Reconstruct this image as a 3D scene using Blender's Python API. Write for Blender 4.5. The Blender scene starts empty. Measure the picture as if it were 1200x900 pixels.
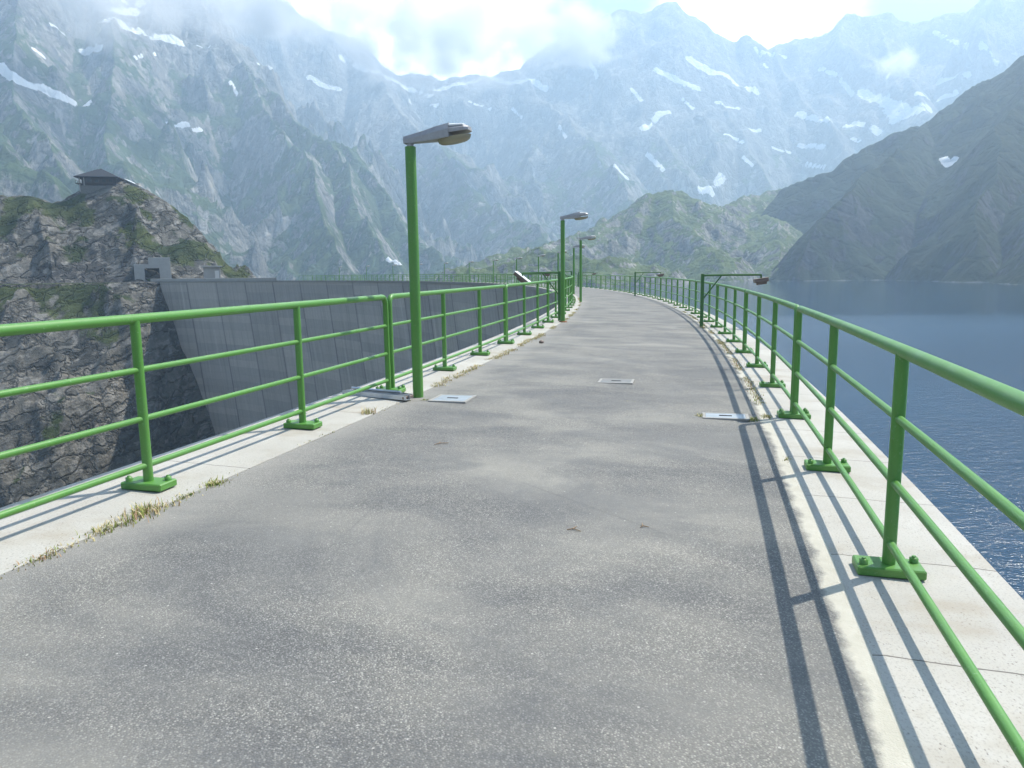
import bpy, bmesh, math, random
import numpy as np
from mathutils import Vector, Matrix

# ------------------------------------------------------------------ camera, sky, sun, exposure
S = bpy.context.scene
COL = S.collection
FPX, PITCH, ROLL, EYE = 867.0, math.radians(8.637), math.radians(-0.723), 1.341   # photograph is 1200 px wide
fw = np.array([0, math.cos(PITCH), -math.sin(PITCH)])
up0 = np.array([0, math.sin(PITCH), math.cos(PITCH)])
rt0 = np.array([1.0, 0, 0])
RT = math.cos(ROLL) * rt0 + math.sin(ROLL) * up0
UP = -math.sin(ROLL) * rt0 + math.cos(ROLL) * up0
cam = bpy.data.cameras.new('camera')
cam.sensor_width = 36.0
cam.lens = FPX / 1200 * 36
cam.clip_start, cam.clip_end = 0.05, 12000
camo = bpy.data.objects.new('camera', cam)
COL.objects.link(camo)
camo.matrix_world = Matrix(((RT[0], UP[0], -fw[0], 0), (RT[1], UP[1], -fw[1], 0), (RT[2], UP[2], -fw[2], EYE), (0, 0, 0, 1)))
S.camera = camo

SUN_AZ, SUN_EL = math.radians(61), math.radians(56)          # azimuth from the view direction towards the right
world = bpy.data.worlds.new('World')
S.world = world
world.use_nodes = True
wn, wl = world.node_tree.nodes, world.node_tree.links
bg = wn['Background']
sky = wn.new('ShaderNodeTexSky')
sky.sky_type = 'NISHITA'
sky.sun_disc = False
sky.sun_elevation = SUN_EL
sky.sun_rotation = SUN_AZ
sky.altitude = 1900
sky.air_density = 1.0
sky.dust_density = 1.5
SKY_STRENGTH = 0.085
CLOUD = 36.0
tc = wn.new('ShaderNodeTexCoord')
cn = wn.new('ShaderNodeTexNoise'); cn.inputs['Scale'].default_value = 3.0; cn.inputs['Detail'].default_value = 7; cn.inputs['Roughness'].default_value = 0.55
cmap = wn.new('ShaderNodeMapping'); cmap.inputs['Scale'].default_value = (1, 1, 2.6); cmap.inputs['Location'].default_value = (1.3, 0.2, 0.35)
wl.new(tc.outputs['Generated'], cmap.inputs['Vector']); wl.new(cmap.outputs['Vector'], cn.inputs['Vector'])
def wmath(op, a, b=0.0, clamp=False):
    n = wn.new('ShaderNodeMath'); n.operation = op; n.use_clamp = clamp
    for i_, q in enumerate((a, b)):
        if isinstance(q, bpy.types.NodeSocket): wl.new(q, n.inputs[i_])
        else: n.inputs[i_].default_value = q
    return n.outputs[0]
cover_ = None
# banks of cloud: direction of the middle, width, weight
for (dx, dy, dz), tight, wgt in (((-.12, 1, .33), 26, 1.0), ((.30, 1, .36), 60, .85), ((-.5, 1, .50), 40, .5), ((.05, 1, .6), 25, .55), ((.9, 1, .42), 30, .35), ((-1.2, .4, .5), 12, .35), ((0, -1, .5), 6, .35)):
    v_ = Vector((dx, dy, dz)).normalized()
    dt = wn.new('ShaderNodeVectorMath'); dt.operation = 'DOT_PRODUCT'; dt.inputs[1].default_value = v_
    nrm = wn.new('ShaderNodeVectorMath'); nrm.operation = 'NORMALIZE'; wl.new(tc.outputs['Generated'], nrm.inputs[0]); wl.new(nrm.outputs[0], dt.inputs[0])
    lobe = wmath('MULTIPLY', wmath('POWER', wmath('MAXIMUM', dt.outputs['Value'], 0.001), tight), wgt)
    cover_ = lobe if cover_ is None else wmath('MAXIMUM', cover_, lobe)
cfac = wmath('MULTIPLY', wmath('SUBTRACT', wmath('ADD', wmath('MULTIPLY', cover_, .62), cn.outputs['Fac']), .72), 4.5, True)
cmix = wn.new('ShaderNodeMixRGB'); cmix.inputs['Color2'].default_value = (CLOUD, CLOUD * 1.0, CLOUD * .99, 1)
wl.new(cfac, cmix.inputs['Fac']); wl.new(sky.outputs['Color'], cmix.inputs['Color1'])
wl.new(cmix.outputs['Color'], bg.inputs['Color'])
bg.inputs['Strength'].default_value = SKY_STRENGTH

sun = bpy.data.lights.new('sun', 'SUN')
sun.energy = 5.0
sun.angle = math.radians(0.53)
sun.color = (1.0, 0.94, 0.83)
suno = bpy.data.objects.new('sun', sun)
COL.objects.link(suno)
sd = Vector((math.sin(SUN_AZ) * math.cos(SUN_EL), math.cos(SUN_AZ) * math.cos(SUN_EL), math.sin(SUN_EL)))
suno.rotation_euler = sd.to_track_quat('Z', 'Y').to_euler()
suno.location = (30, 20, 60)
S.view_settings.view_transform = 'Standard'
S.view_settings.look = 'None'
S.view_settings.exposure = 0.95
S.view_settings.gamma = 1.0
S.render.engine = 'CYCLES'
S.cycles.use_denoising = True
S.cycles.volume_bounces = 8
S.cycles.max_bounces = 6
S.cycles.transparent_max_bounces = 8

rnd = random.Random(7)

# ------------------------------------------------------------------ the plan: concentric arcs
X0, Y0, R0, W = -162.18, 47.73, 165.566, 4.309      # arc centre, radius of the inner railing, gauge
PITCH_A = 0.0348                                    # arc angle of one railing panel
HR = 1.08
def gz(s): return -0.124 * s / W                    # the crest falls a little towards the lake
def pol(s, a, z=None):
    return (X0 + (R0 + s) * math.cos(a), Y0 + (R0 + s) * math.sin(a), gz(s) if z is None else z)
def ray(u, v):
    d = (u - 600) / FPX * RT - (v - 450) / FPX * UP + fw
    return d
def at_depth(u, v, dist):                           # point seen at a photo pixel, dist metres away on the ground plan
    d = ray(u, v)
    t = dist / math.hypot(d[0], d[1])
    return (d[0] * t, d[1] * t, EYE + d[2] * t)

# ------------------------------------------------------------------ helpers
def setp(o, label=None, cat=None, group=None, kind=None):
    for k, v in (('label', label), ('category', cat), ('group', group), ('kind', kind)):
        if v: o[k] = v
    return o
def empty(name, label, cat, loc=(0, 0, 0), rz=0, group=None):
    o = bpy.data.objects.new(name, None)
    o.empty_display_size = 0.2
    o.location = loc
    o.rotation_euler = (0, 0, rz)
    COL.objects.link(o)
    return setp(o, label, cat, group)
def copy_tree(o, parent=None):
    c = o.copy()
    COL.objects.link(c)
    if parent: c.parent = parent
    for ch in list(KIDS.get(o.name, [])):
        k = copy_tree(ch, c)
        KIDS.setdefault(c.name, []).append(k)
    return c
KIDS = {}

class MB:
    def __init__(s): s.v = []; s.f = []; s.sm = []; s.uv = None; s.mi = []
    def add(s, vs, fs, smooth=False, m=0):
        n = len(s.v)
        s.v += [tuple(v) for v in vs]
        for f in fs:
            s.f.append([i + n for i in f]); s.sm.append(smooth); s.mi.append(m)
        return s
    def box(s, c, size, rot=None, bev=0.0, m=0):
        hx, hy, hz = [q / 2 for q in size]
        b = min(bev, hx * .9, hy * .9, hz * .9)
        R = rot or Matrix.Identity(3)
        vs = []
        if b <= 0:
            for z in (-hz, hz):
                for x, y in ((-hx, -hy), (hx, -hy), (hx, hy), (-hx, hy)): vs.append((x, y, z))
            fs = [(3, 2, 1, 0), (4, 5, 6, 7), (0, 1, 5, 4), (1, 2, 6, 5), (2, 3, 7, 6), (3, 0, 4, 7)]
        else:
            rings = [(-hz, b), (-hz + b, 0), (hz - b, 0), (hz, b)]
            for z, i in rings:
                for x, y in ((-hx + i + b * (i == 0), -hy + i), (hx - i - b * (i == 0), -hy + i), (hx - i, -hy + i + b * (i == 0)), (hx - i, hy - i - b * (i == 0)),
                             (hx - i - b * (i == 0), hy - i), (-hx + i + b * (i == 0), hy - i), (-hx + i, hy - i - b * (i == 0)), (-hx + i, -hy + i + b * (i == 0))):
                    vs.append((x, y, z))
            fs = [tuple(range(7, -1, -1)), tuple(range(24, 32))]
            for k in range(3):
                for j in range(8):
                    fs.append((k * 8 + j, k * 8 + (j + 1) % 8, k * 8 + 8 + (j + 1) % 8, k * 8 + 8 + j))
        cc = Vector(c)
        return s.add([R @ Vector(v) + cc for v in vs], fs, False, m)
    def tube(s, pts, r, n=14, caps=True, m=0):
        pts = [Vector(p) for p in pts]
        rs = r if isinstance(r, (list, tuple)) else [r] * len(pts)
        rings = []
        prevn = None
        for i, p in enumerate(pts):
            if i == 0: t = pts[1] - p
            elif i == len(pts) - 1: t = p - pts[-2]
            else: t = (pts[i + 1] - p).normalized() + (p - pts[i - 1]).normalized()
            t.normalize()
            if prevn is None:
                a = Vector((0, 0, 1)) if abs(t.z) < .9 else Vector((1, 0, 0))
                nn = (a - t * a.dot(t)).normalized()
            else:
                nn = (prevn - t * prevn.dot(t)).normalized()
            prevn = nn
            b = t.cross(nn)
            rings.append([p + (nn * math.cos(2 * math.pi * k / n) + b * math.sin(2 * math.pi * k / n)) * rs[i] for k in range(n)])
        vs = [q for rg in rings for q in rg]
        fs = []
        for i in range(len(rings) - 1):
            for k in range(n):
                fs.append((i * n + k, i * n + (k + 1) % n, (i + 1) * n + (k + 1) % n, (i + 1) * n + k))
        s.add(vs, fs, True, m)
        if caps:
            s.add(rings[0], [tuple(range(n - 1, -1, -1))], False, m)
            s.add(rings[-1], [tuple(range(n))], False, m)
        return s
    def loft(s, sections, smooth=False, caps=True, m=0):
        n = len(sections[0])
        vs = [q for sec in sections for q in sec]
        fs = []
        for i in range(len(sections) - 1):
            for k in range(n):
                fs.append((i * n + k, i * n + (k + 1) % n, (i + 1) * n + (k + 1) % n, (i + 1) * n + k))
        s.add(vs, fs, smooth, m)
        if caps:
            s.add(sections[0], [tuple(range(n - 1, -1, -1))], False, m)
            s.add(sections[-1], [tuple(range(n))], False, m)
        return s
    def build(s, name, mats, parent=None):
        me = bpy.data.meshes.new(name)
        me.from_pydata(s.v, [], s.f)
        me.polygons.foreach_set('use_smooth', s.sm)
        mats = mats if isinstance(mats, (list, tuple)) else [mats]
        for m in mats: me.materials.append(m)
        if len(mats) > 1: me.polygons.foreach_set('material_index', s.mi)
        me.update()
        o = bpy.data.objects.new(name, me)
        COL.objects.link(o)
        if parent:
            o.parent = parent
            KIDS.setdefault(parent.name, []).append(o)
        return o

def grid_mesh(name, P, mats, uv=None, attrs=None, smooth=True, flip=False):
    """P: (rows, cols, 3) array"""
    nr, nc = P.shape[:2]
    idx = np.arange(nr * nc).reshape(nr, nc)
    q = np.stack([idx[:-1, :-1], idx[:-1, 1:], idx[1:, 1:], idx[1:, :-1]], -1).reshape(-1, 4)
    if flip: q = q[:, ::-1]
    me = bpy.data.meshes.new(name)
    nf = len(q)
    me.vertices.add(nr * nc); me.vertices.foreach_set('co', P.reshape(-1).astype(np.float32))
    me.loops.add(nf * 4); me.loops.foreach_set('vertex_index', q.reshape(-1).astype(np.int32))
    me.polygons.add(nf); me.polygons.foreach_set('loop_start', np.arange(0, nf * 4, 4, dtype=np.int32))
    me.polygons.foreach_set('loop_total', np.full(nf, 4, np.int32))
    me.polygons.foreach_set('use_smooth', np.full(nf, smooth))
    if uv is not None:
        l = me.uv_layers.new(name='UVMap')
        l.data.foreach_set('uv', uv.reshape(-1, 2)[q.reshape(-1)].reshape(-1).astype(np.float32))
    for k, a in (attrs or {}).items():
        at = me.attributes.new(k, 'FLOAT', 'POINT'); at.data.foreach_set('value', a.reshape(-1).astype(np.float32))
    me.update(calc_edges=True); me.validate()
    for m in (mats if isinstance(mats, (list, tuple)) else [mats]): me.materials.append(m)
    o = bpy.data.objects.new(name, me)
    COL.objects.link(o)
    return o

# ------------------------------------------------------------------ node helpers
class NT:
    def __init__(s, name):
        s.m = bpy.data.materials.new(name); s.m.use_nodes = True
        s.n = s.m.node_tree.nodes; s.l = s.m.node_tree.links
        s.b = s.n['Principled BSDF']
    def node(s, t, **kw):
        n = s.n.new(t)
        for k, v in kw.items():
            if hasattr(n, k) and k not in n.inputs: setattr(n, k, v)
            else: s.set(n.inputs[k], v)
        return n
    def set(s, inp, v):
        if isinstance(v, bpy.types.NodeSocket): s.l.new(v, inp)
        else: inp.default_value = v
    def math(s, op, a, b=0.0, c=None, clamp=False):
        n = s.n.new('ShaderNodeMath'); n.operation = op; n.use_clamp = clamp
        s.set(n.inputs[0], a); s.set(n.inputs[1], b)
        if c is not None: s.set(n.inputs[2], c)
        return n.outputs[0]
    def mix(s, f, a, b, blend='MIX'):
        n = s.n.new('ShaderNodeMixRGB'); n.blend_type = blend
        for i, v in zip(n.inputs, (f, a, b)):
            if isinstance(v, (tuple, list)) and len(v) == 3: v = (*v, 1)
            s.set(i, v)
        return n.outputs[0]
    def ramp(s, f, stops):
        n = s.n.new('ShaderNodeValToRGB'); e = n.color_ramp.elements
        while len(e) < len(stops): e.new(0.5)
        for el, (p, c) in zip(e, stops):
            el.position = p; el.color = (*c, 1) if isinstance(c, (tuple, list)) else (c, c, c, 1)
        s.set(n.inputs[0], f)
        return n.outputs[0]
    def noise(s, vec, scale, detail=4, rough=.55, dist=0.0):
        n = s.n.new('ShaderNodeTexNoise')
        s.set(n.inputs['Vector'], vec); n.inputs['Scale'].default_value = scale
        n.inputs['Detail'].default_value = detail; n.inputs['Roughness'].default_value = rough; n.inputs['Distortion'].default_value = dist
        return n.outputs['Fac']
    def voro(s, vec, scale, feature='F1', out='Distance', rnd_=1.0):
        n = s.n.new('ShaderNodeTexVoronoi'); n.feature = feature
        s.set(n.inputs['Vector'], vec); n.inputs['Scale'].default_value = scale; n.inputs['Randomness'].default_value = rnd_
        return n.outputs[out]
    def mapping(s, vec, scale=(1, 1, 1), loc=(0, 0, 0), rot=(0, 0, 0)):
        n = s.n.new('ShaderNodeMapping'); s.set(n.inputs['Vector'], vec)
        n.inputs['Scale'].default_value = scale; n.inputs['Location'].default_value = loc; n.inputs['Rotation'].default_value = rot
        return n.outputs[0]
    def obj(s): return s.n.new('ShaderNodeTexCoord').outputs['Object']
    def pos(s): return s.n.new('ShaderNodeNewGeometry').outputs['Position']
    def uv(s): return s.n.new('ShaderNodeTexCoord').outputs['UV']
    def sep(s, v):
        n = s.n.new('ShaderNodeSeparateXYZ'); s.set(n.inputs[0], v); return n.outputs
    def attr(s, name):
        n = s.n.new('ShaderNodeAttribute'); n.attribute_name = name; return n.outputs['Fac']
    def bump(s, h, strength=.3, dist=.02):
        n = s.n.new('ShaderNodeBump'); s.set(n.inputs['Height'], h); n.inputs['Strength'].default_value = strength; n.inputs['Distance'].default_value = dist
        s.l.new(n.outputs[0], s.b.inputs['Normal']); return n
    def color(s, v): s.set(s.b.inputs['Base Color'], (*v, 1) if isinstance(v, (tuple, list)) and len(v) == 3 else v)
    def rough(s, v): s.set(s.b.inputs['Roughness'], v)

def simple(name, col, rough=.6, metal=0.0, var=.12, scale=6.0):
    t = NT(name)
    n = t.noise(t.obj(), scale, 5)
    t.color(t.mix(n, tuple(c * (1 - var) for c in col), tuple(min(1, c * (1 + var)) for c in col)))
    t.rough(rough); t.b.inputs['Metallic'].default_value = metal
    return t.m

# ---- green railing paint: slightly chalky, faint scuffs
t = NT('green_paint')
n1 = t.noise(t.obj(), 5, 4); n2 = t.noise(t.obj(), 60, 3)
c = t.mix(n1, (.066, .215, .026), (.094, .275, .040))
c = t.mix(t.ramp(n2, [(.64, 0.), (.70, .6)]), c, (.20, .34, .15))
c = t.mix(t.ramp(t.noise(t.obj(), 1.7, 5, .7), [(.45, 0.), (.68, .4)]), c, (.115, .25, .075))
t.color(c); t.rough(t.ramp(n1, [(.3, .36), (.7, .52)])); t.b.inputs['Specular IOR Level'].default_value = .6
GREEN = t.m
t = NT('dark_green_paint')
n1 = t.noise(t.obj(), 8, 4)
t.color(t.mix(n1, (.035, .125, .028), (.055, .165, .038))); t.rough(.5)
DKGREEN = t.m

# ---- asphalt (UV in metres: along the arc, across)
t = NT('asphalt')
uv = t.uv(); ux, uy, _ = t.sep(uv)
big = t.noise(t.mapping(uv, (1.0, .50, 1)), 1.0, 4, .55, .9)
mid = t.noise(t.mapping(uv, (1.6, .8, 1), (3, 5, 0)), 1.0, 5, .6)
chipmask = t.noise(t.mapping(uv, (1.1, .6, 1), (9, 2, 0)), 1.0, 3, .55)
vcol = t.n.new('ShaderNodeTexVoronoi'); t.set(vcol.inputs['Vector'], uv); vcol.inputs['Scale'].default_value = 140
chipv = t.sep(vcol.outputs['Color'])[0]
chipd = vcol.outputs['Distance']
vc2 = t.n.new('ShaderNodeTexVoronoi'); t.set(vc2.inputs['Vector'], uv); vc2.inputs['Scale'].default_value = 62
bigchip = t.math('MULTIPLY', t.ramp(t.sep(vc2.outputs['Color'])[1], [(.978, 0.), (.988, .7)]), t.ramp(vc2.outputs['Distance'], [(.22, 1.), (.34, 0.)]))
base = t.mix(t.ramp(big, [(.38, 0.), (.62, 1.)]), (.155, .154, .150), (.245, .238, .218))
base = t.mix(t.ramp(mid, [(.35, .0), (.65, .45)]), base, (.165, .163, .160))
chips = t.ramp(chipv, [(0., (.075, .075, .077)), (.4, (.165, .163, .158)), (.75, (.27, .263, .248)), (1., (.43, .42, .39))])
chips = t.mix(t.ramp(chipd, [(.35, 0.), (.62, .75)]), chips, (.09, .09, .092))
cm = t.ramp(chipmask, [(.36, .25), (.60, .95)])
c = t.mix(cm, base, chips)
c = t.mix(.22, c, base)
patch = t.noise(t.mapping(uv, (1.15, .75, 1), (5, 8, 0)), 1.0, 8, .66, .5)
c = t.mix(1.0, c, t.mix(t.ramp(patch, [(.40, 0.), (.58, 1.)]), (.79, .80, .81), (1.15, 1.13, 1.07)), 'MULTIPLY')
c = t.mix(bigchip, c, (.48, .46, .42))
# pale worn mortar strip beside the coping on the lake side and a dusty band on the other
wob = t.math('MULTIPLY', t.math('SUBTRACT', t.noise(uv, 3.2, 6, .65), .5), .22)
strip = t.ramp(t.math('ADD', uy, wob), [(0., 0.), (1., 1.)])
st = t.math('MULTIPLY', t.math('SUBTRACT', t.math('ADD', uy, wob), 3.97), 24, clamp=True)
c = t.mix(st, c, t.mix(t.noise(uv, 9, 5, .7), (.36, .335, .27), (.56, .54, .47)))
dust = t.math('MULTIPLY', t.math('SUBTRACT', .78, t.math('ADD', uy, t.math('MULTIPLY', wob, 1.5))), 2.2, clamp=True)
c = t.mix(t.math('MULTIPLY', dust, .45), c, (.33, .315, .285))
crk = t.voro(t.mapping(uv, (.35, .5, 1), (2, 7, 0)), 1.0, 'DISTANCE_TO_EDGE')
crkn = t.math('MULTIPLY', t.ramp(crk, [(.0, 1.), (.006, 0.)]), t.ramp(t.noise(uv, .7, 2), [(.5, 0.), (.62, .6)]))
c = t.mix(t.math('MULTIPLY', crkn, .5), c, (.07, .07, .07))
t.color(c); t.rough(.88)
t.bump(t.math('ADD', t.math('MULTIPLY', chipd, t.math('SUBTRACT', 0, cm)), t.math('MULTIPLY', mid, 1.5)), .55, .006)
ASPH = t.m

# ---- coping concrete
def coping_mat(name, slab, off):
    t = NT(name)
    uv = t.uv(); ux, uy, _ = t.sep(uv)
    n1 = t.noise(uv, .9, 5, .6); n2 = t.noise(uv, 14, 6, .7); n3 = t.noise(uv, 90, 3, .6)
    c = t.mix(t.ramp(n1, [(.3, 0.), (.7, 1.)]), (.355, .34, .305), (.49, .475, .435))
    c = t.mix(t.ramp(n2, [(.36, .55), (.55, 0.)]), c, (.42, .395, .35))
    c = t.mix(t.ramp(n3, [(.52, 0.), (.70, .62)]), c, (.24, .225, .205))
    pits = t.voro(t.mapping(uv, (1.0, 1.7, 1)), 34)
    pitm = t.math('MULTIPLY', t.ramp(pits, [(.10, 1.), (.24, 0.)]), t.ramp(t.noise(uv, 5, 3), [(.42, 0.), (.58, .85)]))
    c = t.mix(pitm, c, (.24, .22, .2))
    st = t.noise(t.mapping(uv, (2.2, 1.3, 1), (4, 1, 0)), 1, 4, .6)
    c = t.mix(t.ramp(st, [(.52, 0.), (.68, .55)]), c, (.30, .255, .19))
    fr = t.math('ABSOLUTE', t.math('SUBTRACT', t.math('FRACT', t.math('ADD', t.math('DIVIDE', t.math('ADD', ux, t.math('MULTIPLY', t.math('SUBTRACT', t.noise(uv, 6, 3), .5), .03)), slab), off)), .5))
    jn = t.math('LESS_THAN', fr, .0045 / slab)
    c = t.mix(t.math('MULTIPLY', jn, .85), c, (.09, .08, .07))
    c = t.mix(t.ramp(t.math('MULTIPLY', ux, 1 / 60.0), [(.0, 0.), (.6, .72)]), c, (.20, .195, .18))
    t.color(c); t.rough(.85)
    t.bump(t.math('SUBTRACT', t.math('MULTIPLY', n2, .6), t.math('ADD', pitm, t.math('MULTIPLY', jn, 2))), .4, .006)
    return t.m
COP_LAKE = coping_mat('coping_concrete_lake', 1.02, .18)
COP_AIR = coping_mat('coping_concrete_valley', 2.05, .5)

# ---- dam face: grey concrete with pour lines, block joints and streaks (UV: metres along, metres down)
t = NT('dam_concrete')
uv = t.uv(); ux, uy, _ = t.sep(uv)
str_ = t.noise(t.mapping(uv, (1.3, .04, 1)), 1, 7, .72)
blot = t.noise(uv, .12, 5, .6); fine = t.noise(uv, 1.6, 5, .65)
c = t.mix(t.ramp(blot, [(.3, 0.), (.7, 1.)]), (.33, .31, .29), (.45, .425, .395))
c = t.mix(t.ramp(str_, [(.4, .0), (.7, .7)]), c, (.56, .535, .50))
c = t.mix(t.ramp(str_, [(.32, .85), (.48, 0.)]), c, (.17, .16, .155))
c = t.mix(t.ramp(fine, [(.35, .35), (.6, 0.)]), c, (.24, .23, .22))
blk = t.math('ABSOLUTE', t.math('SUBTRACT', t.math('FRACT', t.math('DIVIDE', ux, 11.5)), .5))
c = t.mix(t.math('MULTIPLY', t.math('LESS_THAN', blk, .022), t.ramp(t.noise(t.mapping(uv, (.2, .12, 1)), 1, 3), [(.3, .55), (.6, .95)])), c, (.045, .043, .048))
tint = t.noise(t.mapping(t.math('FLOOR', t.math('ADD', t.math('DIVIDE', ux, 11.5), .5)), (1, 1, 1)), 3.7, 0)
c = t.mix(.45, c, t.mix(t.ramp(tint, [(.35, 0.), (.65, 1.)]), (.31, .29, .275), (.46, .435, .405)))
pour = t.math('ABSOLUTE', t.math('SUBTRACT', t.math('FRACT', t.math('DIVIDE', uy, 1.9)), .5))
c = t.mix(t.math('MULTIPLY', t.math('LESS_THAN', pour, .025), t.ramp(fine, [(.4, .05), (.65, .30)])), c, (.14, .135, .135))
wnz = t.n.new('ShaderNodeTexWhiteNoise'); wnz.noise_dimensions = '2D'
cmb = t.n.new('ShaderNodeCombineXYZ')
t.set(cmb.inputs[0], t.math('FLOOR', t.math('ADD', t.math('DIVIDE', ux, 11.5), .5))); t.set(cmb.inputs[1], t.math('FLOOR', t.math('ADD', t.math('DIVIDE', uy, 1.9), .5)))
t.l.new(cmb.outputs[0], wnz.inputs['Vector'])
c = t.mix(1.0, c, t.mix(wnz.outputs['Value'], (.84, .84, .85), (1.12, 1.10, 1.07)), 'MULTIPLY')
lime = t.noise(t.mapping(uv, (.55, .022, 1), (7, 3, 0)), 1, 6, .7)
c = t.mix(t.math('MULTIPLY', t.ramp(lime, [(.58, 0.), (.68, .75)]), t.ramp(t.math('MULTIPLY', uy, .03), [(0., 1.), (1., .3)])), c, (.62, .60, .56))
topst = t.math('MULTIPLY', t.math('SUBTRACT', 2.6, t.math('ADD', uy, t.math('MULTIPLY', t.noise(t.mapping(uv, (1.6, .0, 1)), 1, 4), 3.0))), .8, clamp=True)
c = t.mix(t.math('MULTIPLY', topst, .7), c, (.46, .44, .42))
t.color(c); t.rough(.9); t.bump(fine, .4, .08)
DAMC = t.m

# ---- rock, several scales
def rock_mat(name, sc, grey, grey2, dark, veg, snow=False, bump=.6, bdist=1.0, strata=(1, 1, 1), vegtint=None, vlo=.35, vhi=.55, outc=.7, dip=0.0, crack=.25):
    t = NT(name)
    p = t.pos()
    ps = t.mapping(t.mapping(p, rot=(0, dip, dip * .3)) if dip else p, strata)
    n1 = t.noise(ps, .045 * sc, 6, .6, .3); n2 = t.noise(ps, .22 * sc, 8, .68, .5); n3 = t.noise(p, 1.1 * sc, 6, .65)
    ck = t.voro(t.mapping(ps, (1, 1, 1)), .16 * sc, 'DISTANCE_TO_EDGE')
    c = t.mix(t.ramp(n1, [(.32, 0.), (.68, 1.)]), grey, grey2)
    c = t.mix(t.ramp(n2, [(.36, .6 if dip else .85), (.52, 0.)]), c, dark)
    c = t.mix(t.ramp(n3, [(.35, .3 if dip else .45), (.55, 0.)]), c, dark)
    c = t.mix(t.ramp(n3, [(.55, 0.), (.8, .5)]), c, tuple(min(.6, q * 1.5) for q in grey2))
    if dip:
        wv = t.n.new('ShaderNodeVectorMath'); wv.operation = 'ADD'
        nz_ = t.n.new('ShaderNodeTexNoise'); t.set(nz_.inputs['Vector'], p); nz_.inputs['Scale'].default_value = .35; nz_.inputs['Detail'].default_value = 5
        sv_ = t.n.new('ShaderNodeVectorMath'); sv_.operation = 'SCALE'; t.l.new(nz_.outputs['Color'], sv_.inputs[0]); sv_.inputs['Scale'].default_value = 7.0
        t.l.new(ps, wv.inputs[0]); t.l.new(sv_.outputs[0], wv.inputs[1])
        cell = t.n.new('ShaderNodeTexVoronoi'); t.l.new(wv.outputs[0], cell.inputs['Vector']); cell.inputs['Scale'].default_value = .15
        edge = t.voro(wv.outputs[0], .15, 'DISTANCE_TO_EDGE')
        tone = t.sep(cell.outputs['Color'])[0]
        c = t.mix(1.0, c, t.mix(tone, (.62, .63, .64), (1.25, 1.2, 1.14)), 'MULTIPLY')
        c = t.mix(t.ramp(edge, [(.0, .45), (.05, 0.)]), c, dark)
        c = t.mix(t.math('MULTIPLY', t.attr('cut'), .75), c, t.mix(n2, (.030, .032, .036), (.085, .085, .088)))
        slab = t.math('ADD', t.ramp(edge, [(0., 0.), (.10, .5)]), t.math('MULTIPLY', tone, .8))
    out = t.noise(t.mapping(ps, (1, 1, .55), (31, 7, 3)), (.42 if dip else .17) * sc, 7, .66, .8)
    c = t.mix(t.ramp(out, [(.53, 0.), (.61, outc)]), c, tuple(min(.6, q * 1.35) for q in grey2))
    vg = t.math('ADD', t.attr('veg'), t.math('MULTIPLY', t.math('SUBTRACT', t.noise(p, .5 * sc, 6, .65), .5), .9))
    vcol = t.mix(t.ramp(t.noise(p, .13 * sc, 4), [(.35, 0.), (.65, 1.)]), veg, vegtint or tuple(q * 1.7 for q in veg))
    c = t.mix(t.math('MULTIPLY', t.ramp(vg, [(vlo, 0.), (vhi, 1.)]), .92), c, vcol)
    pz = t.sep(p)[2]
    c = t.mix(t.math('MULTIPLY', t.math('SUBTRACT', -5.6, t.math('ADD', pz, t.math('MULTIPLY', n2, 4.0))), 1.2, clamp=True), c, (.20, .195, .18)) if snow else c
    if snow:
        sv = t.math('ADD', t.attr('snow'), t.math('MULTIPLY', t.math('SUBTRACT', t.noise(p, .045, 7, .68), .5), 1.1))
        c = t.mix(t.ramp(sv, [(.46, 0.), (.54, 1.)]), c, (.93, .935, .95))
    t.color(c); t.rough(.95); t.b.inputs['Specular IOR Level'].default_value = .15
    t.bump(t.math('ADD', n2, t.math('ADD', t.math('MULTIPLY', n3, .35), t.ramp(ck, [(0., 0.), (.12, crack)]) if not dip else slab)), bump, bdist)
    return t.m
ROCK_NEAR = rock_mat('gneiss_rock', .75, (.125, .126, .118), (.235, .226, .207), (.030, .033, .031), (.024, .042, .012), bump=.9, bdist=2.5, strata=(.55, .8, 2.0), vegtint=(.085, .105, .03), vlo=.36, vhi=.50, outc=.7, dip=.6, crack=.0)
ROCK_MTN = rock_mat('mountain_rock', .34, (.12, .118, .115), (.34, .32, .285), (.050, .052, .054), (.038, .062, .018), True, bump=.8, bdist=9, strata=(1, 1, .55))
ROCK_HILL = rock_mat('hillside_rock', .45, (.15, .145, .135), (.28, .265, .24), (.055, .058, .05), (.058, .085, .024), True, bump=.8, bdist=3, outc=.75, vegtint=(.115, .15, .042), vlo=.30, vhi=.5)
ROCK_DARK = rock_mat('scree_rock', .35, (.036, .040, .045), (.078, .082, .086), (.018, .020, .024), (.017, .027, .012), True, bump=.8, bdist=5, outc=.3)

# ---- water
t = NT('lake_water')
p = t.pos(); px_, py_, _ = t.sep(p)
w1 = t.noise(t.mapping(p, (.50, 1.0, 1), rot=(0, 0, .25)), 2.3, 4, .62, .5); w2 = t.noise(t.mapping(p, (.8, 1.7, 1)), 6.0, 3, .55); w3 = t.noise(p, .02, 3)
w4 = t.noise(t.mapping(p, (.6, 1.0, 1)), .45, 3, .5)
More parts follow.
